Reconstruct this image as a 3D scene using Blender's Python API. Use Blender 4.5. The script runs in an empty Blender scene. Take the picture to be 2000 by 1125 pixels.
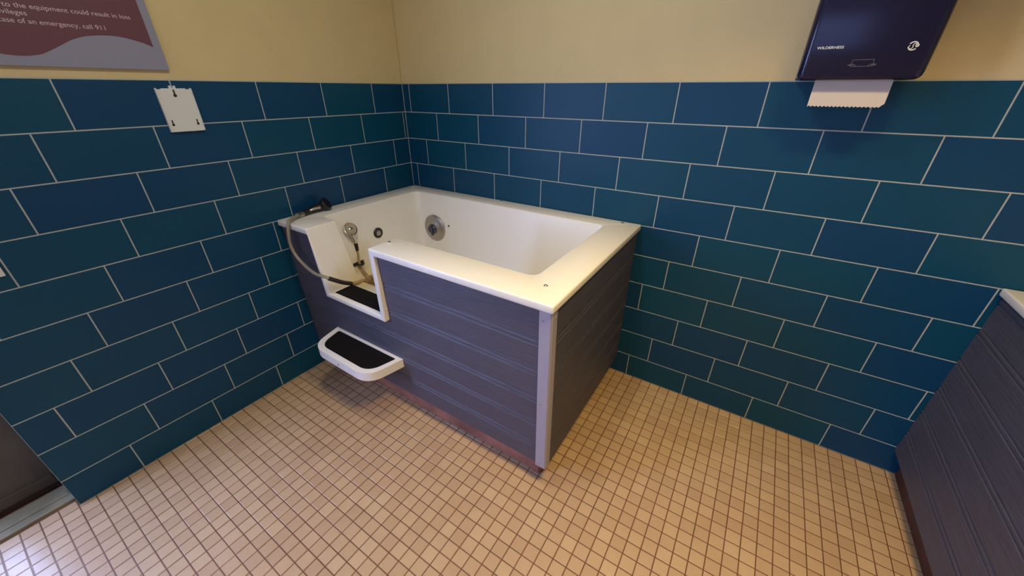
import bpy, bmesh, math, random
from mathutils import Vector, Matrix
random.seed(7)
C = bpy.context.scene.collection
scene = bpy.context.scene

# ------------------------------------------------------------------ camera
ZT = 1.518                                   # height of the top of the wall tiling
cam_d = bpy.data.cameras.new('camera')
cam = bpy.data.objects.new('camera', cam_d); C.objects.link(cam)
R = ((0.84020577, 0.54226272, 0.00232602), (-0.25654562, 0.39371675, 0.88270690), (-0.47774323, 0.74225216, -0.46991821))
cam.matrix_world = Matrix(((R[0][0], R[1][0], -R[2][0], 1.9699), (R[0][1], R[1][1], -R[2][1], -1.8153),
                           (R[0][2], R[1][2], -R[2][2], ZT - 0.0250), (0, 0, 0, 1)))
cam_d.sensor_width = 36.0; cam_d.lens = 730.286 / 2000 * 36.0
cam_d.clip_start = 0.02
scene.camera = cam

# ------------------------------------------------------------------ light and exposure
vs = scene.view_settings
scene.display_settings.display_device = 'sRGB'
vs.view_transform = 'Standard'; vs.look = 'None'; vs.gamma = 1.0; vs.use_curve_mapping = False
vs.exposure = 0.0
w = bpy.data.worlds.new('world'); scene.world = w; w.use_nodes = True
bg = w.node_tree.nodes['Background']; bg.inputs[0].default_value = (0.55, 0.68, 1.0, 1); bg.inputs[1].default_value = 0.3

def area(name, loc, aim, size, size_y, power, col, shape='RECTANGLE', spread=180):
    d = bpy.data.lights.new(name, 'AREA'); d.shape = shape; d.size = size; d.size_y = size_y
    d.energy = power; d.color = col; d.spread = math.radians(spread)
    o = bpy.data.objects.new(name, d); C.objects.link(o); o.location = loc
    o.rotation_euler = (Vector(aim) - Vector(loc)).to_track_quat('-Z', 'Y').to_euler()
    return o
# warm ceiling lamp in front of the tub, second cooler lamp further right, daylight from the door glass and a window behind the camera
area('ceiling_lamp_light', (1.27, -1.20, 2.50), (1.27, -1.20, 0), 0.22, 0.22, 11.0, (1.0, 0.94, 0.74), 'DISK', 180)
area('ceiling_lamp_light', (2.25, -1.25, 2.52), (2.25, -1.25, 0), 0.3, 0.3, 17.5, (1.0, 0.69, 0.24), 'DISK', 115)
area('door_daylight', (-0.178, -2.475, 1.04), (1.6, -2.40, 0.6), 0.60, 1.74, 62, (0.42, 0.53, 1.0))
area('window_daylight', (1.75, -3.18, 1.75), (1.9, -1.0, 0.7), 1.2, 0.9, 6, (0.38, 0.46, 1.0))

# ------------------------------------------------------------------ materials
def new_mat(name):
    m = bpy.data.materials.new(name); m.use_nodes = True
    nt = m.node_tree; b = nt.nodes['Principled BSDF']
    return m, nt, b
def simple(name, col, rough=0.5, metal=0.0, spec=0.5, bump=0.0, bscale=200.0, var=0.0):
    m, nt, b = new_mat(name)
    b.inputs['Base Color'].default_value = (*col, 1); b.inputs['Roughness'].default_value = rough
    b.inputs['Metallic'].default_value = metal; b.inputs['Specular IOR Level'].default_value = spec
    tc = nt.nodes.new('ShaderNodeTexCoord')
    n = nt.nodes.new('ShaderNodeTexNoise'); n.inputs['Scale'].default_value = bscale; n.inputs['Detail'].default_value = 4
    nt.links.new(tc.outputs['Object'], n.inputs['Vector'])
    if bump:
        bp = nt.nodes.new('ShaderNodeBump'); bp.inputs['Strength'].default_value = bump; bp.inputs['Distance'].default_value = 0.001
        nt.links.new(n.outputs['Fac'], bp.inputs['Height']); nt.links.new(bp.outputs['Normal'], b.inputs['Normal'])
    if var:
        n2 = nt.nodes.new('ShaderNodeTexNoise'); n2.inputs['Scale'].default_value = 6; n2.inputs['Detail'].default_value = 5
        nt.links.new(tc.outputs['Object'], n2.inputs['Vector'])
        r = nt.nodes.new('ShaderNodeMapRange'); r.inputs[1].default_value = .3; r.inputs[2].default_value = .7
        r.inputs[3].default_value = 1 - var; r.inputs[4].default_value = 1 + var * .4
        nt.links.new(n2.outputs['Fac'], r.inputs[0])
        mx = nt.nodes.new('ShaderNodeVectorMath'); mx.operation = 'SCALE'; mx.inputs[0].default_value = col
        nt.links.new(r.outputs[0], mx.inputs['Scale']); nt.links.new(mx.outputs[0], b.inputs['Base Color'])
    return m
def tile_mat(name, c1, c2, rough, noise=0.0, nscale=20, stain=None, bump=.05, spec=.5):
    m, nt, b = new_mat(name)
    g = nt.nodes.new('ShaderNodeNewGeometry'); tc = nt.nodes.new('ShaderNodeTexCoord')
    n = nt.nodes.new('ShaderNodeTexNoise'); n.inputs['Scale'].default_value = nscale; n.inputs['Detail'].default_value = 5
    nt.links.new(tc.outputs['Object'], n.inputs['Vector'])
    add = nt.nodes.new('ShaderNodeMath'); add.operation = 'MULTIPLY_ADD'
    nt.links.new(n.outputs['Fac'], add.inputs[0]); add.inputs[1].default_value = noise; 
    sub = nt.nodes.new('ShaderNodeMath'); sub.operation = 'SUBTRACT'
    nt.links.new(g.outputs['Random Per Island'], sub.inputs[0]); sub.inputs[1].default_value = noise * .5
    nt.links.new(sub.outputs[0], add.inputs[2])
    mx = nt.nodes.new('ShaderNodeMix'); mx.data_type = 'RGBA'
    nt.links.new(add.outputs[0], mx.inputs['Factor'])
    mx.inputs['A'].default_value = (*c1, 1); mx.inputs['B'].default_value = (*c2, 1)
    out = mx.outputs['Result']
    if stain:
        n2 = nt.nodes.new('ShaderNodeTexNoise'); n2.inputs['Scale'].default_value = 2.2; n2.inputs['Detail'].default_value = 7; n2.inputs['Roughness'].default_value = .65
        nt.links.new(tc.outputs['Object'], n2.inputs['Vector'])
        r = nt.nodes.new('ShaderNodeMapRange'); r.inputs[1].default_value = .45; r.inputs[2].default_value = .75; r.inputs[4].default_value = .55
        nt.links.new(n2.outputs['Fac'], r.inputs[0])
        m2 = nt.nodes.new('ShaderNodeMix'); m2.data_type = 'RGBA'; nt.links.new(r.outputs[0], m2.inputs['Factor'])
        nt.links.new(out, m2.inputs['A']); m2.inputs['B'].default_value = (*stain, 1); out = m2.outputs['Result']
    nt.links.new(out, b.inputs['Base Color'])
    b.inputs['Roughness'].default_value = rough; b.inputs['Specular IOR Level'].default_value = spec
    bp = nt.nodes.new('ShaderNodeBump'); bp.inputs['Strength'].default_value = bump; bp.inputs['Distance'].default_value = .002
    n3 = nt.nodes.new('ShaderNodeTexNoise'); n3.inputs['Scale'].default_value = 45
    nt.links.new(tc.outputs['Object'], n3.inputs['Vector'])
    nt.links.new(n3.outputs['Fac'], bp.inputs['Height']); nt.links.new(bp.outputs['Normal'], b.inputs['Normal'])
    return m
def plank_mat(name, c1, c2, along=0):
    m, nt, b = new_mat(name)
    tc = nt.nodes.new('ShaderNodeTexCoord'); mp = nt.nodes.new('ShaderNodeMapping')
    s = [60, 60, 260]; s[along] = 7
    mp.inputs['Scale'].default_value = s
    nt.links.new(tc.outputs['Object'], mp.inputs['Vector'])
    n = nt.nodes.new('ShaderNodeTexNoise'); n.inputs['Scale'].default_value = 1; n.inputs['Detail'].default_value = 4; n.inputs['Distortion'].default_value = .3
    nt.links.new(mp.outputs[0], n.inputs['Vector'])
    mx = nt.nodes.new('ShaderNodeMix'); mx.data_type = 'RGBA'; nt.links.new(n.outputs['Fac'], mx.inputs['Factor'])
    mx.inputs['A'].default_value = (*c1, 1); mx.inputs['B'].default_value = (*c2, 1)
    nt.links.new(mx.outputs['Result'], b.inputs['Base Color'])
    bp = nt.nodes.new('ShaderNodeBump'); bp.inputs['Strength'].default_value = .6; bp.inputs['Distance'].default_value = .003
    nt.links.new(n.outputs['Fac'], bp.inputs['Height']); nt.links.new(bp.outputs['Normal'], b.inputs['Normal'])
    b.inputs['Roughness'].default_value = .5
    return m

M_TILE = tile_mat('blue_glazed_tile', (0.001, 0.064, 0.124), (0.002, 0.050, 0.134), 0.42, noise=.5, nscale=3, bump=.03, spec=.3)
M_GROUT = simple('wall_grout', (0.42, 0.45, 0.43), .85, bump=.3)
M_PAINT = simple('cream_wall_paint', (0.65, 0.535, 0.285), .75, bump=.25, bscale=300, var=.04)
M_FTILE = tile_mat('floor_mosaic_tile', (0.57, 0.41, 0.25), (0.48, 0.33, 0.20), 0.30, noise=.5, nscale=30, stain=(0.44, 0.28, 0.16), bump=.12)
M_FGROUT = simple('floor_grout', (0.17, 0.078, 0.040), .42, bump=.4, var=.3)
M_CEIL = simple('ceiling_paint', (0.72, 0.70, 0.64), .85, bump=.2)
M_PLASTIC = simple('white_moulded_plastic', (0.86, 0.85, 0.82), .32, bump=.04, bscale=120)
M_WPLATE = simple('white_plate_plastic', (0.72, 0.74, 0.72), .4, bump=.05)
M_PAD = simple('black_grip_pad', (0.006, 0.0045, 0.0045), .9, spec=.2, bump=1.0, bscale=500)
M_PLANKX = plank_mat('grey_composite_boards', (0.042, 0.041, 0.066), (0.122, 0.119, 0.165), 0)
M_PLANKY = plank_mat('grey_composite_side_boards', (0.038, 0.038, 0.058), (0.108, 0.106, 0.145), 1)
M_TRIM = simple('grey_corner_trim', (0.38, 0.36, 0.44), .4, bump=.03)
M_WOOD = simple('reddish_plinth_wood', (0.42, 0.19, 0.15), .65, bump=.8, bscale=60, var=.5)
M_DWOOD = simple('shaded_plinth_wood', (0.09, 0.030, 0.022), .7, bump=.8, bscale=60, var=.5)  # right tub plinth: shade of the gap under the boards put into the colour
M_CHROME = simple('chrome', (0.60, 0.60, 0.58), .18, 1.0)
M_DCHROME = simple('dark_chrome', (0.10, 0.11, 0.15), .2, 1.0)
M_STEEL = simple('brushed_steel', (0.42, 0.40, 0.37), .38, 1.0)
M_BRASS = simple('aged_brass', (0.42, 0.30, 0.14), .4, .7)
M_BLACK = simple('black_plastic', (0.012, 0.012, 0.014), .28)
M_RUBBER = simple('black_rubber', (0.014, 0.013, 0.013), .6)
M_HOSE = simple('clear_grey_hose', (0.30, 0.265, 0.20), .35)
M_HOSE2 = simple('amber_hose', (0.40, 0.26, 0.12), .35)
M_NAVY = simple('dark_navy_gloss_plastic', (0.005, 0.006, 0.034), .2, bump=.02)
M_PAPER = simple('white_paper', (0.62, 0.56, 0.50), .9, bump=.3)
M_INK = simple('white_print', (0.75, 0.76, 0.74), .5)
M_INKG = simple('faint_grey_print', (0.20, 0.21, 0.26), .5)
M_SIGNG = simple('lavender_grey_board', (0.26, 0.27, 0.36), .5)
M_SIGNM = simple('maroon_print', (0.130, 0.046, 0.068), .45)
M_SIGNT = simple('pink_grey_lettering', (0.62, 0.52, 0.54), .5)
M_DOOR = simple('dark_grey_door_paint', (0.085, 0.075, 0.062), .5, bump=.15, var=.25)
M_SILL = simple('worn_threshold', (0.24, 0.215, 0.13), .55, bump=.8, bscale=50, var=.4)
M_HOLE = simple('dark_recess', (0.03, 0.014, 0.012), .8)
m, nt, b = new_mat('door_glass'); b.inputs['Transmission Weight'].default_value = 1; b.inputs['Roughness'].default_value = .02; b.inputs['Base Color'].default_value = (.9, .95, 1, 1); M_GLASS = m
# tub shell: cream plastic with a mustard limescale stain near the pipe fitting
m, nt, b = new_mat('stained_tub_shell'); M_SHELL = m
tc = nt.nodes.new('ShaderNodeTexCoord'); n = nt.nodes.new('ShaderNodeTexNoise'); n.inputs['Scale'].default_value = 9; n.inputs['Detail'].default_value = 6
nt.links.new(tc.outputs['Object'], n.inputs['Vector'])
d = nt.nodes.new('ShaderNodeVectorMath'); d.operation = 'DISTANCE'; d.inputs[1].default_value = (.36, -.66, .52)
nt.links.new(tc.outputs['Object'], d.inputs[0])
mu = nt.nodes.new('ShaderNodeMath'); mu.operation = 'MULTIPLY_ADD'; mu.inputs[1].default_value = .16; nt.links.new(n.outputs['Fac'], mu.inputs[0]); nt.links.new(d.outputs['Value'], mu.inputs[2])
r = nt.nodes.new('ShaderNodeMapRange'); r.inputs[1].default_value = .17; r.inputs[2].default_value = .40; r.inputs[3].default_value = .95; r.inputs[4].default_value = 0
nt.links.new(mu.outputs[0], r.inputs[0])
mx = nt.nodes.new('ShaderNodeMix'); mx.data_type = 'RGBA'; nt.links.new(r.outputs[0], mx.inputs['Factor'])
mx.inputs['A'].default_value = (.87, .855, .81, 1); mx.inputs['B'].default_value = (.62, .46, .14, 1)
nt.links.new(mx.outputs['Result'], b.inputs['Base Color']); b.inputs['Roughness'].default_value = .3

# ------------------------------------------------------------------ mesh helpers
def mesh_obj(name, bm, mats, parent=None, smooth=False):
    me = bpy.data.meshes.new(name); bmesh.ops.recalc_face_normals(bm, faces=bm.faces[:]); bm.to_mesh(me); bm.free()
    if not isinstance(mats, (list, tuple)): mats = [mats]
    for x in mats: me.materials.append(x)
    if smooth:
        for p in me.polygons: p.use_smooth = True
        me.set_sharp_from_angle(angle=math.radians(38))
    o = bpy.data.objects.new(name, me); C.objects.link(o)
    if parent is not None:
        o.parent = parent
        o.matrix_parent_inverse = parent_mats[parent.name].inverted()
    return o
parent_mats = {}
def thing(name, label, cat, loc, group=None):
    o = bpy.data.objects.new(name, None); C.objects.link(o); o.location = loc; o.empty_display_size = .05
    o['label'] = label; o['category'] = cat
    if group: o['group'] = group
    parent_mats[o.name] = Matrix.Translation(loc)
    return o
def box(bm, x0, x1, y0, y1, z0, z1, bev=0.0, seg=2, mi=0):
    r = bmesh.ops.create_cube(bm, size=1)
    vv = r['verts']
    for v in vv:
        v.co = Vector(((x0 + x1) / 2 + v.co.x * (x1 - x0), (y0 + y1) / 2 + v.co.y * (y1 - y0), (z0 + z1) / 2 + v.co.z * (z1 - z0)))
    fs = set(f for v in vv for f in v.link_faces)
    if bev:
        es = list(set(e for v in vv for e in v.link_edges))
        rr = bmesh.ops.bevel(bm, geom=es, offset=bev, segments=seg, affect='EDGES', profile=.5)
        fs |= set(rr['faces'])
    for f in fs:
        if f.is_valid: f.material_index = mi
    return fs
def prism(bm, pts, z0, z1, axis='z', bev=0, seg=2):
    """polygon pts (a, b) extruded along an axis"""
    def P(a, b, c): return {'z': (a, b, c), 'y': (a, c, b), 'x': (c, a, b)}[axis]
    lo = [bm.verts.new(P(a, b, z0)) for a, b in pts]; hi = [bm.verts.new(P(a, b, z1)) for a, b in pts]
    n = len(pts); caps = [bm.faces.new(lo), bm.faces.new(hi)]
    for i in range(n): bm.faces.new((lo[i], lo[(i + 1) % n], hi[(i + 1) % n], hi[i]))
    if bev:
        es = [e for f in caps for e in f.edges]
        bmesh.ops.bevel(bm, geom=es, offset=bev, segments=seg, affect='EDGES', profile=.5)
def rounded(pts, rad, seg=6):
    out = []; n = len(pts)
    for i, p in enumerate(pts):
        p = Vector(p); a = Vector(pts[i - 1]); c = Vector(pts[(i + 1) % n]); r = rad[i] if isinstance(rad, (list, tuple)) else rad
        if r <= 0: out.append(tuple(p)); continue
        d1 = (a - p); d2 = (c - p); r1 = min(r, d1.length * .49); r2 = min(r, d2.length * .49)
        s = p + d1.normalized() * r1; e = p + d2.normalized() * r2
        for k in range(seg + 1):
            t = k / seg; out.append(tuple(s * (1 - t) ** 2 + p * 2 * t * (1 - t) + e * t * t))
    return out
def frame_of(d):
    d = d.normalized(); u = d.cross(Vector((0, 0, 1)))
    if u.length < .05: u = d.cross(Vector((1, 0, 0)))
    u.normalize(); return u, d.cross(u).normalized()
def lathe(bm, o, d, prof, seg=28):
    """prof: list of (distance along d, radius)"""
    o = Vector(o); d = Vector(d).normalized(); u, v = frame_of(d); rings = []
    for h, r in prof:
        rings.append([bm.verts.new(o + d * h + (u * math.cos(2 * math.pi * k / seg) + v * math.sin(2 * math.pi * k / seg)) * max(r, 1e-5)) for k in range(seg)])
    for a, b2 in zip(rings, rings[1:]):
        for k in range(seg): bm.faces.new((a[k], a[(k + 1) % seg], b2[(k + 1) % seg], b2[k]))
    bm.faces.new(rings[0]); bm.faces.new(rings[-1])
def catmull(pts, n=8):
    P = [Vector(p) for p in pts]; P = [P[0] * 2 - P[1]] + P + [P[-1] * 2 - P[-2]]; out = []
    for i in range(1, len(P) - 2):
        for k in range(n):
            t = k / n
            out.append(.5 * ((2 * P[i]) + (P[i + 1] - P[i - 1]) * t + (2 * P[i - 1] - 5 * P[i] + 4 * P[i + 1] - P[i + 2]) * t * t + (3 * P[i] - P[i - 1] - 3 * P[i + 1] + P[i + 2]) * t ** 3))
    out.append(P[-2]); return out
def tube(bm, pts, rad, seg=14, smooth=True, n=8):
    pp = catmull(pts, n) if smooth else [Vector(p) for p in pts]
    N = len(pp); rf = rad if callable(rad) else (lambda t: rad)
    d = (pp[1] - pp[0]).normalized(); u, v = frame_of(d); rings = []
    for i, p in enumerate(pp):
        t = (pp[min(i + 1, N - 1)] - pp[max(i - 1, 0)]).normalized()
        u = (u - t * u.dot(t)).normalized(); v = t.cross(u); r = rf(i / (N - 1))
        rings.append([bm.verts.new(p + (u * math.cos(2 * math.pi * k / seg) + v * math.sin(2 * math.pi * k / seg)) * r) for k in range(seg)])
    for a, b2 in zip(rings, rings[1:]):
        for k in range(seg): bm.faces.new((a[k], a[(k + 1) % seg], b2[(k + 1) % seg], b2[k]))
    bm.faces.new(rings[0]); bm.faces.new(rings[-1])
def struct(name, bm, mats, label=None, smooth=False):
    o = mesh_obj(name, bm, mats, None, smooth); o['kind'] = 'structure'
    if label: o['label'] = label
    return o

# ------------------------------------------------------------------ the room
HR, LT = 0.153, 0.3103                       # tile row height and length
G = 0.0017                                   # half joint width
CEIL = 2.60; XR = 3.70; YF = -3.25; YD0, YD1 = -2.93, -1.985
XA, YB = 0.0552, 0.5384                      # joint offsets on the two walls
def tiles_on(bm, axis, lo, hi, off, mi):
    """running bond with a third-tile step per row; axis 'x' = back wall, 'y' = left wall (along -y)"""
    for r in range(10):
        z1 = ZT - r * HR - (G if r else 0); z0 = max(ZT - (r + 1) * HR + G, 0.002)
        k = -8
        while True:
            base = off + k * LT + (-(r * LT / 3) if axis == 'x' else r * LT / 3)
            a, b2 = base + G, base + LT - G
            k += 1
            if base > hi: break
            a = max(a, lo); b2 = min(b2, hi)
            if b2 - a < .004: continue
            if axis == 'x': p = [(a, 0, z0), (b2, 0, z0), (b2, 0, z1), (a, 0, z1)]; nrm = Vector((0, -1, 0)); back = Vector((0, .004, 0))
            else: p = [(0, -b2, z0), (0, -a, z0), (0, -a, z1), (0, -b2, z1)]; nrm = Vector((1, 0, 0)); back = Vector((-.004, 0, 0))
            P = [Vector(q) for q in p]; c = sum(P, Vector()) / 4; e = .0012
            inner = []
            for q in P:
                dd = c - q; s = Vector([math.copysign(min(e, abs(t)), t) if abs(t) > 1e-9 else 0 for t in dd]); inner.append(bm.verts.new(q + s))
            mid = [bm.verts.new(q + back * .3) for q in P]; bot = [bm.verts.new(q + back) for q in P]
            f = bm.faces.new(inner); f.material_index = mi
            for A, B in ((inner, mid), (mid, bot)):
                for i in range(4):
                    f = bm.faces.new((A[i], A[(i + 1) % 4], B[(i + 1) % 4], B[i])); f.material_index = mi
T = .0008                                    # grout sits just behind the tile faces
bm = bmesh.new()
box(bm, -.16, XR + .16, T, .14, 0, ZT + .003, mi=1)
box(bm, -.16, XR + .16, .0035, .14, ZT + .003, CEIL, mi=0)
tiles_on(bm, 'x', .0015, XR, XA, 2)
struct('wall_back', bm, [M_PAINT, M_GROUT, M_TILE], 'blue tiled wall with cream paint above, behind the tub')
bm = bmesh.new()
box(bm, -.14, -T, YD1, 0, 0, ZT + .003, mi=1)
box(bm, -.14, -.0035, YD1, 0, ZT + .003, CEIL, mi=0)
box(bm, -.14, -.0035, YD0, YD1, 2.08, CEIL, mi=0)
box(bm, -.14, -.0035, YF, YD0, 0, CEIL, mi=0)
tiles_on(bm, 'y', .0015, -YD1 - .0005, YB, 2)
struct('wall_left', bm, [M_PAINT, M_GROUT, M_TILE], 'blue tiled wall with cream paint above, holding the sign')
bm = bmesh.new(); box(bm, XR, XR + .14, YF, 0, 0, CEIL); struct('wall_right', bm, M_PAINT)
bm = bmesh.new()
WX0, WX1, WZ0, WZ1 = 1.1, 2.4, 1.2, 2.2
box(bm, -.16, WX0, YF - .14, YF, 0, CEIL); box(bm, WX1, XR + .14, YF - .14, YF, 0, CEIL)
box(bm, WX0, WX1, YF - .14, YF, 0, WZ0); box(bm, WX0, WX1, YF - .14, YF, WZ1, CEIL)
struct('wall_front', bm, M_PAINT)
bm = bmesh.new(); box(bm, WX0, WX1, YF - .09, YF - .084, WZ0, WZ1)
for a in (WX0, (WX0 + WX1) / 2 - .02, WX1 - .04): box(bm, a, a + .04, YF - .11, YF - .06, WZ0, WZ1, mi=1)
for a in (WZ0, WZ1 - .04): box(bm, WX0, WX1, YF - .112, YF - .058, a, a + .04, mi=1)
struct('window_1', bm, [M_GLASS, M_WPLATE])
bm = bmesh.new(); box(bm, -.5, XR + .14, YF - .14, .14, CEIL, CEIL + .1); struct('ceiling', bm, M_CEIL)
# floor: 2-inch mosaic tiles over a dark grout bed
bm = bmesh.new(); PX = 0.0512
box(bm, -1.4, XR + .14, YF - .14, .14, -.10, -.0012, mi=0)
def ftile(bm, x0, x1, y0, y1):
    if x1 - x0 < .004 or y1 - y0 < .004: return
    e = .0014; j = random.uniform(-.00025, .00025)
    A = [bm.verts.new(p) for p in ((x0 + e, y0 + e, j), (x1 - e, y0 + e, j), (x1 - e, y1 - e, j), (x0 + e, y1 - e, j))]
    B = [bm.verts.new(p) for p in ((x0, y0, -.0012), (x1, y0, -.0012), (x1, y1, -.0012), (x0, y1, -.0012))]
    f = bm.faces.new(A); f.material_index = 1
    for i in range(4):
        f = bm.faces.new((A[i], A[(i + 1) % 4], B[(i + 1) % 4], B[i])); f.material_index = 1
g = .0017
for i in range(-2, 74):
    x0 = .0112 + i * PX; x1 = x0 + PX
    for k in range(-1, 64):
        y1 = -.0438 - k * PX; y0 = y1 - PX
        lo = 0 if y1 > YD1 + .03 else -.045
        ftile(bm, max(x0 + g, lo), min(x1 - g, XR), max(y0 + g, YF), min(y1 - g, -.001))
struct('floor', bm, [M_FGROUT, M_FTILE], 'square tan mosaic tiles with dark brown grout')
bm = bmesh.new()
box(bm, -.165, -.048, YD0, YD1 - .001, -.02, .012, bev=.005)
box(bm, -.158, -.085, YD0 + .01, YD1 - .01, .011, .016, bev=.002)
struct('trim_1', bm, M_SILL, 'worn metal threshold under the grey door')
bm = bmesh.new()
for a, b2 in ((YD0, YD0 + .14), (YD1 - .19, YD1 - .003)): box(bm, -.235, -.19, a, b2, .022, 2.07)
box(bm, -.235, -.19, YD0 + .14, YD1 - .19, .022, 0.17); box(bm, -.235, -.19, YD0 + .14, YD1 - .19, 1.95, 2.07)
box(bm, -.188, -.185, YD0 + .02, YD1 - .02, .03, .075, bev=.001)
struct('door_1', bm, M_DOOR, 'dark grey door left of the tiled wall')
bm = bmesh.new(); box(bm, -.216, -.209, YD0 + .14, YD1 - .19, .17, 1.95); struct('window_2', bm, M_GLASS)
bm = bmesh.new(); box(bm, -.24, -.186, YD0, YD1, .004, .021); struct('trim_2', bm, M_HOLE)
bm = bmesh.new(); box(bm, -.24, -.14, YD1 - .001, YD1 + .12, 0, 2.14, bev=.003); box(bm, -.24, -.14, YD0 - .12, YD0 + .001, 0, 2.14, bev=.003); box(bm, -.24, -.14, YD0 - .12, YD1 + .12, 2.075, 2.14)
struct('trim_3', bm, M_DOOR, 'dark door frame')

# ------------------------------------------------------------------ tub
RZ = 0.913                                   # rim height
def bool_build(base, ops, bev=.006):
    tmp = []
    def mk(bmx):
        me = bpy.data.meshes.new('tmp'); bmesh.ops.recalc_face_normals(bmx, faces=bmx.faces[:]); bmx.to_mesh(me); bmx.free()
        o = bpy.data.objects.new('tmp', me); C.objects.link(o); tmp.append(o); return o
    o = mk(base)
    for kind, bmx in ops:
        c = mk(bmx); md = o.modifiers.new('b', 'BOOLEAN'); md.operation = kind; md.solver = 'EXACT'; md.object = c
    if bev:
        md = o.modifiers.new('v', 'BEVEL'); md.width = bev; md.segments = 3; md.limit_method = 'ANGLE'; md.angle_limit = math.radians(50); md.use_clamp_overlap = False; md.miter_outer = 'MITER_ARC'
    dg = bpy.context.evaluated_depsgraph_get(); me = bpy.data.meshes.new_from_object(o.evaluated_get(dg))
    for t in tmp: bpy.data.objects.remove(t)
    return me
def cavity(x0, x1, y0, y1, z0, z1, tap, rad):
    b = bmesh.new(); ring = []
    top = rounded([(x0, y0), (x1, y0), (x1, y1), (x0, y1)], rad, 6)
    cx, cy = (x0 + x1) / 2, (y0 + y1) / 2
    def lvl(z, ins):
        return [b.verts.new((cx + (x - cx) * (1 - ins / (x1 - cx)), cy + (y - cy) * (1 - ins / (y1 - cy)), z)) for x, y in top]
    H = z1 - z0; L = [lvl(z1, 0), lvl(z0 + .035, tap)]
    for k in range(1, 6):
        a = k / 5 * math.pi / 2; L.append(lvl(z0 + .035 * (1 - math.sin(a)), tap + .035 * (1 - math.cos(a))))
    for A, B in zip(L, L[1:]):
        n = len(A)
        for i in range(n): b.faces.new((A[i], A[(i + 1) % n], B[(i + 1) % n], B[i]))
    b.faces.new(L[0]); b.faces.new(L[-1]); return b
def finish(me, name, mat, parent):
    me.name = name; me.materials.clear(); me.materials.append(mat)
    for p in me.polygons: p.use_smooth = True; p.material_index = 0
    me.set_sharp_from_angle(angle=math.radians(35))
    o = bpy.data.objects.new(name, me); C.objects.link(o); o.parent = parent; o.matrix_parent_inverse = parent_mats[parent.name].inverted()
    return o
# board profile: pairs of shallow grooves; returns [(z, depth)] from bottom to top
BAND = [ZT - v for v in (.653, .772, .904, 1.035, 1.160, 1.280)]
def board_profile(z0, z1):
    pts = [(z0, 0.0)]
    for zc in sorted(BAND):
        if zc - .02 < z0 or zc + .02 > z1: continue
        for o2 in (-.0105, .0085):
            pts += [(zc + o2 - .0075, 0), (zc + o2 - .001, .005), (zc + o2 + .001, .005), (zc + o2 + .003, 0)]
    pts.append((z1, 0.0)); return pts
def board_panel(bm, xa, xb, z0, z1, yf, back, axis='x'):
    """front face follows board_profile; xa/xb/yf are functions of z"""
    pr = board_profile(z0, z1); F = []; B = []
    for z, dpt in pr:
        y = yf(z) + dpt
        if axis == 'x': F.append((bm.verts.new((xa(z), y, z)), bm.verts.new((xb(z), y, z)))); B.append((bm.verts.new((xa(z), back, z)), bm.verts.new((xb(z), back, z))))
        else: F.append((bm.verts.new((yf(z) - dpt * axis, xa(z), z)), bm.verts.new((yf(z) - dpt * axis, xb(z), z)))); B.append((bm.verts.new((back, xa(z), z)), bm.verts.new((back, xb(z), z))))
    for i in range(len(pr) - 1):
        bm.faces.new((F[i][0], F[i][1], F[i + 1][1], F[i + 1][0])); bm.faces.new((B[i][0], B[i + 1][0], B[i + 1][1], B[i][1]))
        for s in (0, 1): bm.faces.new((F[i][s], F[i + 1][s], B[i + 1][s], B[i][s]))
    bm.faces.new((F[0][0], B[0][0], B[0][1], F[0][1])); bm.faces.new((F[-1][0], F[-1][1], B[-1][1], B[-1][0]))

tub = thing('washing_tub', 'white rimmed dog washing tub with grey board cladding in the corner below the tiled walls', 'tub', (.77, -.46, 0))
def nlx(z): return .247 + (RZ - z) * .105                       # slanted left edge of the entry notch (outer lip)
NB = ZT - .958                                                   # underside of the notch lip
b = bmesh.new(); box(b, .004, 1.552, -.934, -.004, .883, RZ)
s1 = bmesh.new(); box(s1, .03, 1.52, -.88, -.02, .47, .89)
fr = bmesh.new(); prism(fr, [(nlx(NB), NB), (.724, NB), (.724, .90), (nlx(.90), .90)], -.934, -.80, 'y')
cv = cavity(.137, 1.405, -.782, -.113, ZT - .995, RZ + .05, .03, [.035, .04, .02, .05])
nc = bmesh.new(); prism(nc, [(nlx(ZT - .93) + .034, ZT - .93), (.697, ZT - .93), (.694, RZ + .06), (nlx(RZ) + .003 - .006, RZ + .06)], -1.0, -.74, 'y')
shell = finish(bool_build(b, [('UNION', s1), ('UNION', fr), ('DIFFERENCE', cv), ('DIFFERENCE', nc)], .006), 'basin', M_SHELL, tub)
# cladding
yfront = lambda z: -.897 - (z - .12) * .028
ZB = ZT - 1.385
bm = bmesh.new()
board_panel(bm, lambda z: .004, lambda z: nlx(z) + .008, NB + .004, .884, yfront, -.86)
board_panel(bm, lambda z: .717, lambda z: 1.51, NB + .004, .884, yfront, -.86)
board_panel(bm, lambda z: .004, lambda z: 1.51, ZB, NB + .004, yfront, -.86)
mesh_obj('front_panel', bm, M_PLANKX, tub)
bm = bmesh.new()
board_panel(bm, lambda z: -.890, lambda z: -.006, ZT - 1.407, .884, lambda z: 1.540, 1.512, axis=1)
mesh_obj('side_panel', bm, M_PLANKY, tub)
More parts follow.
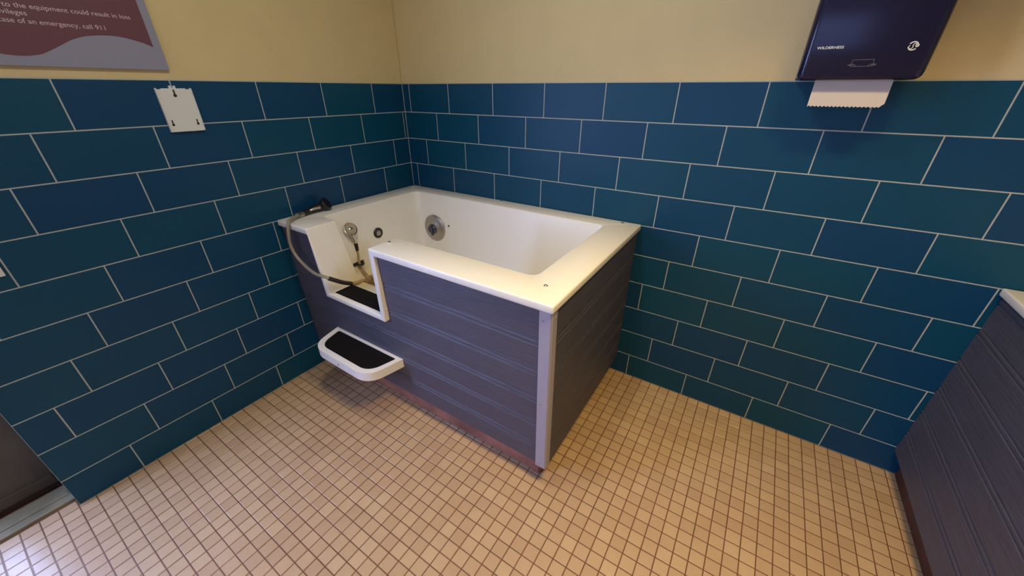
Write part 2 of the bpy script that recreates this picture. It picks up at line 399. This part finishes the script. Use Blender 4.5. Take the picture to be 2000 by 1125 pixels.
# L-shaped corner trim
bm = bmesh.new()
zt0, zt1 = ZT - 1.398, .8835
def trim_ring(z):
    y = yfront(z) - .004
    return [bm.verts.new(p + (z,)) for p in ((1.498, y), (1.539, y), (1.545, y + .006), (1.545, y + .035), (1.541, y + .035), (1.541, y + .012), (1.533, y + .004), (1.498, y + .004))]
A, B = trim_ring(zt0), trim_ring(zt1)
for i in range(8): bm.faces.new((A[i], A[(i + 1) % 8], B[(i + 1) % 8], B[i]))
bm.faces.new(A); bm.faces.new(B)
trim = mesh_obj('corner_trim', bm, M_TRIM, tub)
parent_mats[trim.name] = Matrix.Identity(4)
def rivet(p, d, parent, r=.0035, name='rivet', mat=None):
    bm = bmesh.new(); lathe(bm, p, d, [(0, r), (r * .3, r), (r * .7, r * .7), (r * .85, 0)], 12)
    o = bpy.data.objects
    me = bpy.data.meshes.new(name); bmesh.ops.recalc_face_normals(bm, faces=bm.faces[:]); bm.to_mesh(me); bm.free(); me.materials.append(mat or M_CHROME)
    q = bpy.data.objects.new(name, me); C.objects.link(q); q.parent = parent
    q.matrix_parent_inverse = Matrix.Identity(4) if parent not in (tub,) else parent_mats[parent.name].inverted()
    if parent is trim: q.matrix_parent_inverse = parent_mats['__trimworld'].inverted() if '__trimworld' in parent_mats else Matrix.Identity(4)
    return q
for z in (.842, .47, .145):
    rivet((1.511, yfront(z) - .004, z), (0, -1, 0), trim)
for z in (.845, .375, .14):
    rivet((1.545, yfront(z) + .022, z), (1, 0, 0), trim, .003)
# plinth
bm = bmesh.new(); box(bm, .02, 1.495, -.848, -.81, 0.001, .16, bev=.003); box(bm, 1.465, 1.50, -.81, -.02, 0.001, .14)
box(bm, 1.455, 1.490, -.853, -.845, .001, .035, bev=.002)
mesh_obj('plinth', bm, M_WOOD, tub)
# rim bolts
for x, y in ((.036, -.040), (.750, -.036), (1.468, -.040), (.718, -.838), (1.468, -.828)):
    bm = bmesh.new(); lathe(bm, (x, y, RZ - .001), (0, 0, 1), [(0, .0105), (.0018, .0105), (.0028, .009)], 20)
    ow = mesh_obj('bolt', bm, M_WPLATE, tub, True)
    lo2 = bmesh.new(); lathe(lo2, (x, y, RZ + .001), (0, 0, 1), [(0, .0075), (.003, .0072), (.0048, .0045), (.0042, .002)], 6)
    me = bpy.data.meshes.new('bolt_head'); bmesh.ops.recalc_face_normals(lo2, faces=lo2.faces[:]); lo2.to_mesh(me); lo2.free(); me.materials.append(M_STEEL)
    q = bpy.data.objects.new('bolt_head', me); C.objects.link(q); q.parent = ow; q.matrix_parent_inverse = Matrix.Identity(4)
# grip pad on the entry sill
bm = bmesh.new()
prism(bm, rounded([(.334, -.912), (.688, -.912), (.688, -.812), (.334, -.812)], .004, 3), ZT - .931, ZT - .9275, 'z')
mesh_obj('sill_pad', bm, M_PAD, tub)
# step
step_bm = bmesh.new(); SZ = ZT - 1.170
outl = rounded([(.252, -.892), (.296, -1.076), (.720, -1.082), (.764, -.892)], [.004, .085, .085, .004], 10)
prism(step_bm, outl, SZ - .046, SZ, 'z', bev=.009, seg=4)
cut = bmesh.new()
inl = rounded([(.288, -.918), (.322, -1.048), (.696, -1.053), (.732, -.918)], [.012, .065, .065, .012], 10)
prism(cut, inl, SZ - .007, SZ + .03, 'z')
step = finish(bool_build(step_bm, [('DIFFERENCE', cut)], 0), 'step', M_PLASTIC, tub)
def sub(name, bm, mat, parent, smooth=False):
    """sub-part given in world coordinates under a part whose parent is a thing at a plain translation"""
    o = mesh_obj(name, bm, mat, None, smooth); o.parent = parent; o.matrix_parent_inverse = Matrix.Identity(4); return o
bm = bmesh.new(); prism(bm, inl, SZ - .0068, SZ - .0035, 'z'); sub('grip_pad', bm, M_PAD, step)
bm = bmesh.new(); lathe(bm, (.505, -1.0785, SZ - .028), (0, -1, 0), [(0, .005), (.0015, .005), (.0022, .003)], 12); sub('screw', bm, M_STEEL, step)
# mixer valve on the inner back wall
VC = Vector((.294, -.133, ZT - .822))
bm = bmesh.new(); lathe(bm, VC, (0, -1, 0), [(-.004, .086), (.003, .087), (.008, .083), (.012, .070), (.013, .056), (.017, .050), (.021, .040), (.024, .030)], 44)
valve = mesh_obj('mixer_plate', bm, M_STEEL, tub, True)
bm = bmesh.new(); lathe(bm, VC + Vector((0, -.022, 0)), (0, -1, 0), [(0, .031), (.006, .032), (.012, .030), (.016, .024), (.013, .016), (.017, .012), (.018, .0)], 32)
tube(bm, [VC + Vector((0, -.034, .004)), VC + Vector((.010, -.040, -.018)), VC + Vector((.016, -.042, -.034))], lambda t: .011 - .003 * t, 12)
sub('mixer_handle', bm, M_DCHROME, valve, True)
bm = bmesh.new(); lathe(bm, (.412, -.131, ZT - .786), (0, -1, 0), [(0, .005), (.004, .005), (.006, .003)], 12); mesh_obj('rim_screw', bm, M_HOLE, tub).name = 'wall_screw'
# overflow on the inner left wall
OC = Vector((.1555, -.468, ZT - .782))
bm = bmesh.new(); lathe(bm, OC, (1, 0, 0), [(-.004, .031), (.003, .031), (.006, .028), (.0065, .021), (.003, .019)], 32)
ov = mesh_obj('overflow_ring', bm, M_BLACK, tub, True)
bm = bmesh.new(); lathe(bm, OC, (1, 0, 0), [(.0, .019), (.006, .017), (.010, .010), (.0105, .004)], 24); sub('overflow_cap', bm, M_STEEL, ov, True)
# hose clip on the inner left wall
bm = bmesh.new(); K = Vector((.166, -.640, ZT - .912))
box(bm, K.x - .008, K.x + .004, K.y - .036, K.y + .034, K.z - .010, K.z + .010, bev=.003)
tube(bm, [K + Vector((.0, -.016, 0)), K + Vector((.026, -.014, 0)), K + Vector((.034, 0, 0)), K + Vector((.026, .014, 0)), K + Vector((0, .016, 0))], .005, 8)
mesh_obj('hose_clip', bm, M_BLACK, tub, True)

# ------------------------------------------------------------------ second tub at the right
tub2 = thing('washing_tub', 'white rimmed tub with scuffed grey boards, cut off by the right edge', 'tub', (3.22, -.77, 0))
b = bmesh.new(); box(b, 2.748, 3.694, -1.55, -.004, .885, RZ)
s1 = bmesh.new(); box(s1, 2.79, 3.68, -1.53, -.02, .47, .89)
cv = cavity(2.90, 3.58, -1.41, -.14, ZT - .995, RZ + .05, .03, .05)
finish(bool_build(b, [('UNION', s1), ('DIFFERENCE', cv)], .006), 'basin', M_SHELL, tub2)
bm = bmesh.new()
board_panel(bm, lambda z: -1.52, lambda z: -.004, ZT - 1.39, .886, lambda z: 2.762, 2.785, axis=-1)
mesh_obj('front_panel', bm, M_PLANKY, tub2)
bm = bmesh.new(); box(bm, 2.785, 3.66, -1.52, -1.50, .11, .886); mesh_obj('end_panel', bm, M_PLANKX, tub2)
bm = bmesh.new(); box(bm, 2.806, 2.84, -1.49, -.01, .001, .16, bev=.003); box(bm, 2.84, 3.66, -1.49, -1.46, .001, .14); mesh_obj('plinth', bm, M_DWOOD, tub2)
for x, y in ((2.83, -.055), (2.83, -.78), (2.83, -1.49)):
    bm = bmesh.new(); lathe(bm, (x, y, RZ - .001), (0, 0, 1), [(0, .0125), (.0018, .0125), (.003, .0075), (.0055, .0045)], 20); mesh_obj('bolt', bm, M_STEEL, tub2, True)

# ------------------------------------------------------------------ hand showers and fitting
def W(x, y, zr): return Vector((x, y, ZT + zr))
hs = thing('hand_shower', 'chrome hand shower head hanging on the inner left wall of the tub', 'hand shower', (.165, -.64, ZT - .72))
# round head facing out of the wall, neck down to the amber hose
hc = W(.168, -.652, -.705); hd = Vector((.78, -.10, .50)).normalized()
bm = bmesh.new(); lathe(bm, hc - hd * .014, hd, [(-.012, .010), (-.004, .026), (.008, .036), (.018, .038), (.022, .036), (.0235, .030), (.022, .012), (.025, .008), (.0255, 0)], 32)
mesh_obj('shower_head', bm, M_CHROME, hs, True)
bm = bmesh.new(); tube(bm, [hc + Vector((-.012, .004, -.018)), W(.160, -.640, -.755), W(.158, -.631, -.795)], lambda t: .0145 - .004 * t, 16)
mesh_obj('handle', bm, M_CHROME, hs, True)
bm = bmesh.new(); tube(bm, [W(.158, -.631, -.793), W(.158, -.629, -.812), W(.157, -.629, -.838)], lambda t: .0115 - .002 * t, 16)
mesh_obj('hose_nut', bm, M_RUBBER, hs, True)
bm = bmesh.new(); tube(bm, [W(.157, -.629, -.836), W(.160, -.632, -.875), W(.170, -.640, -.905), W(.182, -.640, -.945), W(.225, -.645, -.968), W(.270, -.672, -.966), W(.305, -.688, -.966)], .0075, 14)
mesh_obj('hose', bm, M_HOSE2, hs, True)

tee = thing('pipe_tee', 'aged brass tee fitting joining the two hoses on the tub floor', 'pipe fitting', (.33, -.69, ZT - .966))
c0 = W(.312, -.692, -.966)
bm = bmesh.new()
ax = Vector((1, .15, 0)).normalized(); ay = Vector((-.15, 1, 0)).normalized()
lathe(bm, c0 - ax * .03, ax, [(0, .013), (.012, .013), (.013, .0105), (.085, .0105), (.086, .014), (.10, .014)], 16)
lathe(bm, c0, ay, [(0, .010), (.03, .010), (.031, .013), (.045, .013)], 16)
mesh_obj('tee_body', bm, M_BRASS, tee, True)
bm = bmesh.new(); lathe(bm, c0 + ax * .02, (0, 0, 1), [(0, .006), (.03, .006), (.031, .016), (.037, .016)], 14)
mesh_obj('tap_knob', bm, M_BRASS, tee, True)

sp = thing('hand_shower', 'black hand sprayer lying on the front left corner of the tub rim', 'hand shower', (.06, -.76, RZ))
# head resting on the deck next to the left wall
bm = bmesh.new(); s0 = W(.060, -.700, -.572); sd = Vector((.45, .35, .35)).normalized()
lathe(bm, s0 - sd * .022, sd, [(0, .014), (.008, .024), (.02, .031), (.034, .033), (.040, .031), (.042, .026), (.039, .01), (.039, 0)], 28)
mesh_obj('spray_head', bm, M_BLACK, sp, True)
bm = bmesh.new(); tube(bm, [W(.055, -.712, -.579), W(.050, -.750, -.583), W(.052, -.785, -.588), W(.058, -.825, -.592)], lambda t: .0195 - .005 * t, 16)
mesh_obj('handle', bm, M_BLACK, sp, True)
bm = bmesh.new(); tube(bm, [W(.072, -.735, -.577), W(.070, -.765, -.577), W(.066, -.79, -.582)], lambda t: .008 - .002 * t, 10)
mesh_obj('trigger', bm, M_CHROME, sp, True)
bm = bmesh.new(); tube(bm, [W(.058, -.822, -.592), W(.064, -.842, -.590), W(.074, -.862, -.590)], .0135, 16)
mesh_obj('hose_nut', bm, M_STEEL, sp, True)
bm = bmesh.new()
tube(bm, [W(.072, -.858, -.590), W(.098, -.900, -.588), W(.122, -.938, -.596), W(.124, -.952, -.645), W(.116, -.954, -.708), W(.137, -.952, -.763), W(.198, -.952, -.803), W(.283, -.957, -.821), W(.345, -.950, -.823), W(.372, -.925, -.842)], .0078, 14, n=10)
mesh_obj('hose', bm, M_HOSE, sp, True)
bm = bmesh.new(); tube(bm, [W(.360, -.942, -.830), W(.374, -.915, -.850), W(.373, -.880, -.876), W(.364, -.835, -.903)], .0105, 14); mesh_obj('sleeve', bm, M_RUBBER, sp, True)
bm = bmesh.new(); tube(bm, [W(.365, -.838, -.902), W(.356, -.795, -.917), W(.338, -.750, -.930), W(.318, -.715, -.958)], .0088, 14); mesh_obj('hose_end', bm, M_HOSE2, sp, True)

# ------------------------------------------------------------------ lettering
def text_mesh(name, body, mat, parent, size_w, origin, right, up, h_scale=1.0, depth=.0003, xspan=None, bold=0.0):
    """text laid on a wall plane; size_w = wanted width of xspan (or of the whole text)"""
    cu = bpy.data.curves.new(name, 'FONT'); cu.body = body; cu.extrude = 0; cu.offset = bold
    o = bpy.data.objects.new(name, cu); C.objects.link(o)
    dg = bpy.context.evaluated_depsgraph_get(); me = bpy.data.meshes.new_from_object(o.evaluated_get(dg)); bpy.data.objects.remove(o)
    xs = [v.co.x for v in me.vertices]; x0, x1 = min(xs), max(xs)
    s = size_w / (x1 - x0); right = Vector(right); up = Vector(up); nrm = right.cross(up)
    for v in me.vertices:
        x, y = (v.co.x - x0) * s, v.co.y * s * h_scale
        v.co = Vector(origin) + right * x + up * y + nrm * depth
    me.materials.append(mat); q = bpy.data.objects.new(name, me); C.objects.link(q); q.parent = parent
    q.matrix_parent_inverse = parent_mats[parent.name].inverted() if parent.name in parent_mats else Matrix.Identity(4)
    return q
def text_w(body):
    cu = bpy.data.curves.new('t', 'FONT'); cu.body = body; o = bpy.data.objects.new('t', cu); C.objects.link(o)
    dg = bpy.context.evaluated_depsgraph_get(); me = bpy.data.meshes.new_from_object(o.evaluated_get(dg)); bpy.data.objects.remove(o)
    xs = [v.co.x for v in me.vertices]; return max(xs) - min(xs)

# ------------------------------------------------------------------ sign on the left wall
sign = thing('notice_sign', 'lavender grey notice sign with maroon wave field and pale lettering on left wall', 'sign', (0, -1.55, ZT + .033))
SY0, SY1, SZ0, SZ1 = -2.05, -1.148, ZT + .0335, ZT + .62
bm = bmesh.new(); box(bm, -.002, .010, SY0, SY1, SZ0, SZ1, bev=.001); mesh_obj('board', bm, M_SIGNG, sign)
wave = [(-1.5451, .0637), (-1.5268, .061), (-1.4969, .0601), (-1.4631, .0661), (-1.4364, .0786), (-1.408, .0941), (-1.379, .1101), (-1.3514, .1207), (-1.3251, .1265), (-1.2992, .1295), (-1.2733, .1304), (-1.2477, .1283), (-1.2225, .123), (-1.1969, .116), (-1.1719, .1047)]
wave = [(-1.80, .138), (-1.74, .136), (-1.68, .118), (-1.62, .090), (-1.58, .073)] + wave
bm = bmesh.new(); lo = []; hi = []
top = SZ1 - .03
cols = [(SY0 + .024, .105)] + [(-1.95, .12)] + wave
cols = [(p.x, p.y) for p in catmull([Vector((y, z, 0)) for y, z in cols], 5)]
for y, z in cols:
    lo.append(bm.verts.new((.0104, y, ZT + z))); hi.append(bm.verts.new((.0104, y, top)))
for i in range(len(cols) - 1): bm.faces.new((lo[i], lo[i + 1], hi[i + 1], hi[i]))
mesh_obj('maroon_field', bm, M_SIGNM, sign)
ss = .2855 / text_w('to the equipment could result in loss')
for body, yend, z in (('Damage to the equipment could result in loss', -1.2065, .1835), ('of privileges', -1.4505, .1655), ('In case of an emergency, call 911', -1.2840, .1450)):
    wd = text_w(body) * ss
    text_mesh('lettering', body, M_SIGNT, sign, wd, (.0107, yend - wd, ZT + z), (0, 1, 0), (0, 0, 1), h_scale=.92)

# ------------------------------------------------------------------ bare white mounting plate
pl = thing('mounting_plate', 'empty white plastic mounting plate with three keyhole slots on the blue tiles', 'mounting plate', (0, -1.158, ZT - .176))
z0, z1 = ZT - .177, ZT - .027; a0, a1 = -1.216, -1.101
top = [(a0, z1 + .002), (a0 + .004, z1 + .002), (a0 + .006, z1 - .002), (a0 + .018, z1 - .002), (a0 + .019, z1 + .001)]
tb = [(-1.171, z1 + .001), (-1.171, z1 + .010), (-1.163, z1 + .010), (-1.163, z1 + .003), (-1.158, z1 + .003), (-1.158, z1 + .010), (-1.150, z1 + .010), (-1.150, z1 + .001)]
tr = [(a1 - .019, z1 + .001), (a1 - .018, z1 - .002), (a1 - .006, z1 - .002), (a1 - .004, z1 + .002), (a1, z1 + .002)]
bm = bmesh.new(); prism(bm, [(a0, z0), (a0, z1 + .002)][:1] + top + tb + tr + [(a1, z0), (a1 - .045, z0 - .001), (a1 - .07, z0 + .001)], .0005, .008, 'x')
plate = mesh_obj('plate', bm, M_WPLATE, pl)
bm = bmesh.new()
for (xa, xb, ya, yb) in ((a0, a0 + .003, z0, z1), (a1 - .003, a1, z0, z1), (a0, a1, z0, z0 + .003)): box(bm, .007, .012, xa, xb, ya, yb, bev=.0008)
mesh_obj('raised_edge', bm, M_WPLATE, pl)
for (y, z, s) in ((-1.160, ZT - .045, 1.35), (-1.200, ZT - .147, 1.1), (-1.118, ZT - .147, 1.1)):
    bm = bmesh.new(); lathe(bm, (.0078, y, z - .004 * s), (1, 0, 0), [(0, .0042 * s), (.0006, .0042 * s)], 16)
    box(bm, .0078, .0083, y - .002 * s, y + .002 * s, z - .002 * s, z + .011 * s)
    mesh_obj('keyhole_slot', bm, M_HOLE, pl)

# ------------------------------------------------------------------ outlet plate at the left edge
ou = thing('socket_plate', 'white wall plate cut off by the left edge of the photo on the blue tiles', 'wall plate', (0, -1.829, ZT - .56))
bm = bmesh.new(); box(bm, .0003, .0065, -1.865, -1.789, ZT - .563, ZT - .448, bev=.002); mesh_obj('cover', bm, M_WPLATE, ou)
for dz in (.030, .085):
    bm = bmesh.new(); prism(bm, rounded([(-1.844, ZT - .563 + dz - .015), (-1.810, ZT - .563 + dz - .015), (-1.810, ZT - .563 + dz + .015), (-1.844, ZT - .563 + dz + .015)], .012, 5), .006, .0075, 'x'); mesh_obj('socket', bm, M_INK, ou)

# ------------------------------------------------------------------ towel dispenser
dp = thing('towel_dispenser', 'dark navy paper towel dispenser with white lettering on the back wall above the tiles', 'towel dispenser', (2.14, 0, ZT))
DX0, DX1, DZ0, DZ1, DY = 1.989, 2.284, ZT + .002, ZT + .400, -.205
bm = bmesh.new(); box(bm, DX0 + .001, DX1 - .016, -.034, -.001, DZ0 + .002, DZ1 - .004, bev=.003); mesh_obj('back_case', bm, M_BLACK, dp)
# cover: side profile (y, z) with a bulged front, edges rounded
bm = bmesh.new()
prof = rounded([(-.028, DZ0), (-.196, DZ0 - .001), (-.207, DZ0 + .06), (-.212, DZ0 + .16), (-.200, DZ0 + .28), (-.16, DZ1 - .015), (-.06, DZ1), (-.028, DZ1)], [0, .012, .03, .08, .08, .05, .03, 0], 6)
e = .020; cyy, czz, hy, hz = -.12, ZT + .2, .092, .2; loops = []
st = [(DX0 + e * (1 - math.sin(math.radians(t))), e * (1 - math.cos(math.radians(t)))) for t in (90, 75, 60, 45, 30, 15, 0)]
st += [(DX1 - (x - DX0), i) for x, i in reversed(st)]
for x, i in st: loops.append([bm.verts.new((x, cyy + (py - cyy) * (1 - i / hy), czz + (pz - czz) * (1 - i / hz))) for py, pz in prof])
for A, B in zip(loops, loops[1:]):
    for k in range(len(A)): bm.faces.new((A[k], A[(k + 1) % len(A)], B[(k + 1) % len(A)], B[k]))
bm.faces.new(loops[0]); bm.faces.new(loops[-1])
cover = mesh_obj('cover', bm, M_NAVY, dp, True)
def fy(zr):                                                       # front face depth at height above dispenser base
    pts = [(-.196, -.001), (-.207, .06), (-.212, .16)]
    for (ya, za), (yb, zb) in zip(pts, pts[1:]):
        if zr <= zb: return ya + (yb - ya) * (zr - za) / (zb - za)
    return -.212
text_mesh('lettering', 'WILDERNESS', M_INK, dp, .0635, (2.0185, fy(.083) - .0012, ZT + .0815), (1, 0, 0), (0, -.03, 1), h_scale=.85, bold=.012)
bm = bmesh.new()                                                  # round swirl emblem made of short strokes
ec = Vector((2.232, fy(.083) - .0015, ZT + .081))
def arc(cx, cz, r, a0, a1, wdt, n=12):
    P = []; 
    for k in range(n + 1):
        a = math.radians(a0 + (a1 - a0) * k / n); P.append((ec.x + cx + r * math.cos(a), ec.z + cz + r * math.sin(a)))
    for k in range(n):
        (x0, y0), (x1, y1) = P[k], P[k + 1]; dx, dy = x1 - x0, y1 - y0; L = math.hypot(dx, dy); nx, ny = -dy / L * wdt / 2, dx / L * wdt / 2
        vs_ = [bm.verts.new((x, ec.y - (z - ec.z) * .03, z)) for x, z in ((x0 + nx, y0 + ny), (x1 + nx, y1 + ny), (x1 - nx, y1 - ny), (x0 - nx, y0 - ny))]; bm.faces.new(vs_)
arc(0, 0, .0095, 20, 150, .0028); arc(0, 0, .0095, 190, 320, .0028); arc(.004, .001, .0048, -60, 200, .0018); arc(-.004, -.002, .0045, 120, 380, .0018); arc(.008, .001, .003, 0, 360, .0024)
mesh_obj('emblem', bm, M_INK, dp)
bm = bmesh.new(); ec = Vector((2.138, fy(.048) - .0012, ZT + .044))
def seg_(x0, z0, x1, z1, wd=.0008):
    dx, dz = x1 - x0, z1 - z0; L = math.hypot(dx, dz); nx, nz = -dz / L * wd / 2, dx / L * wd / 2
    bm.faces.new([bm.verts.new((ec.x + x, ec.y - z * .18, ec.z + z)) for x, z in ((x0 + nx, z0 + nz), (x1 + nx, z1 + nz), (x1 - nx, z1 - nz), (x0 - nx, z0 - nz))])
for s in (-1, 1):
    seg_(s * .024, .008, s * .024, -.001); seg_(s * .024, -.001, s * .032, -.005); seg_(s * .032, -.005, s * .022, -.0085); seg_(s * .022, -.0085, s * .013, -.0085); seg_(s * .013, -.0085, s * .019, -.003); seg_(s * .019, -.003, s * .026, -.004)
    seg_(s * .020, -.006, s * .028, -.0045)
seg_(-.024, .008, .024, .008); seg_(-.013, -.0085, .013, -.0085)
mesh_obj('hands_pictogram', bm, M_INKG, dp)
# paper hanging from the slot, saw-toothed lower edge
bm = bmesh.new(); nT = 76; X0, X1 = 2.043, 2.231
cols = []
for k in range(nT + 1):
    x = X0 + (X1 - X0) * k / nT; tooth = .0035 * (1 - abs(((k / 4) % 1) * 2 - 1)) + random.uniform(0, .0008)
    rc = max(0, (x - (X1 - .016)) / .016); lift = .012 * rc ** 3
    col = []
    for j in range(7):
        t = j / 6; zz = DZ0 + .004 - t * .080; y = -.150 - .010 * math.sin(t * 1.6) 
        if j == 6: zz += tooth + lift
        col.append((bm.verts.new((x + .003 * t * 0, y, zz)), bm.verts.new((x, y + .0006, zz))))
    cols.append(col)
for k in range(nT):
    for j in range(6):
        a, b2, c2, d2 = cols[k][j], cols[k + 1][j], cols[k + 1][j + 1], cols[k][j + 1]
        bm.faces.new((a[0], b2[0], c2[0], d2[0])); bm.faces.new((a[1], d2[1], c2[1], b2[1]))
    bm.faces.new((cols[k][6][0], cols[k + 1][6][0], cols[k + 1][6][1], cols[k][6][1]))
pt = mesh_obj('paper_towel', bm, M_PAPER, None, True)
pt['label'] = 'white paper towel with serrated edge hanging from the navy dispenser'; pt['category'] = 'paper towel'

# parts of parts: make sub-parts follow their part although both are modelled in world coordinates
bpy.context.view_layer.update()
for o in list(C.objects):
    p = o.parent
    if p is not None and p.parent is not None and p.type == 'MESH':
        o.matrix_parent_inverse = p.matrix_world.inverted()
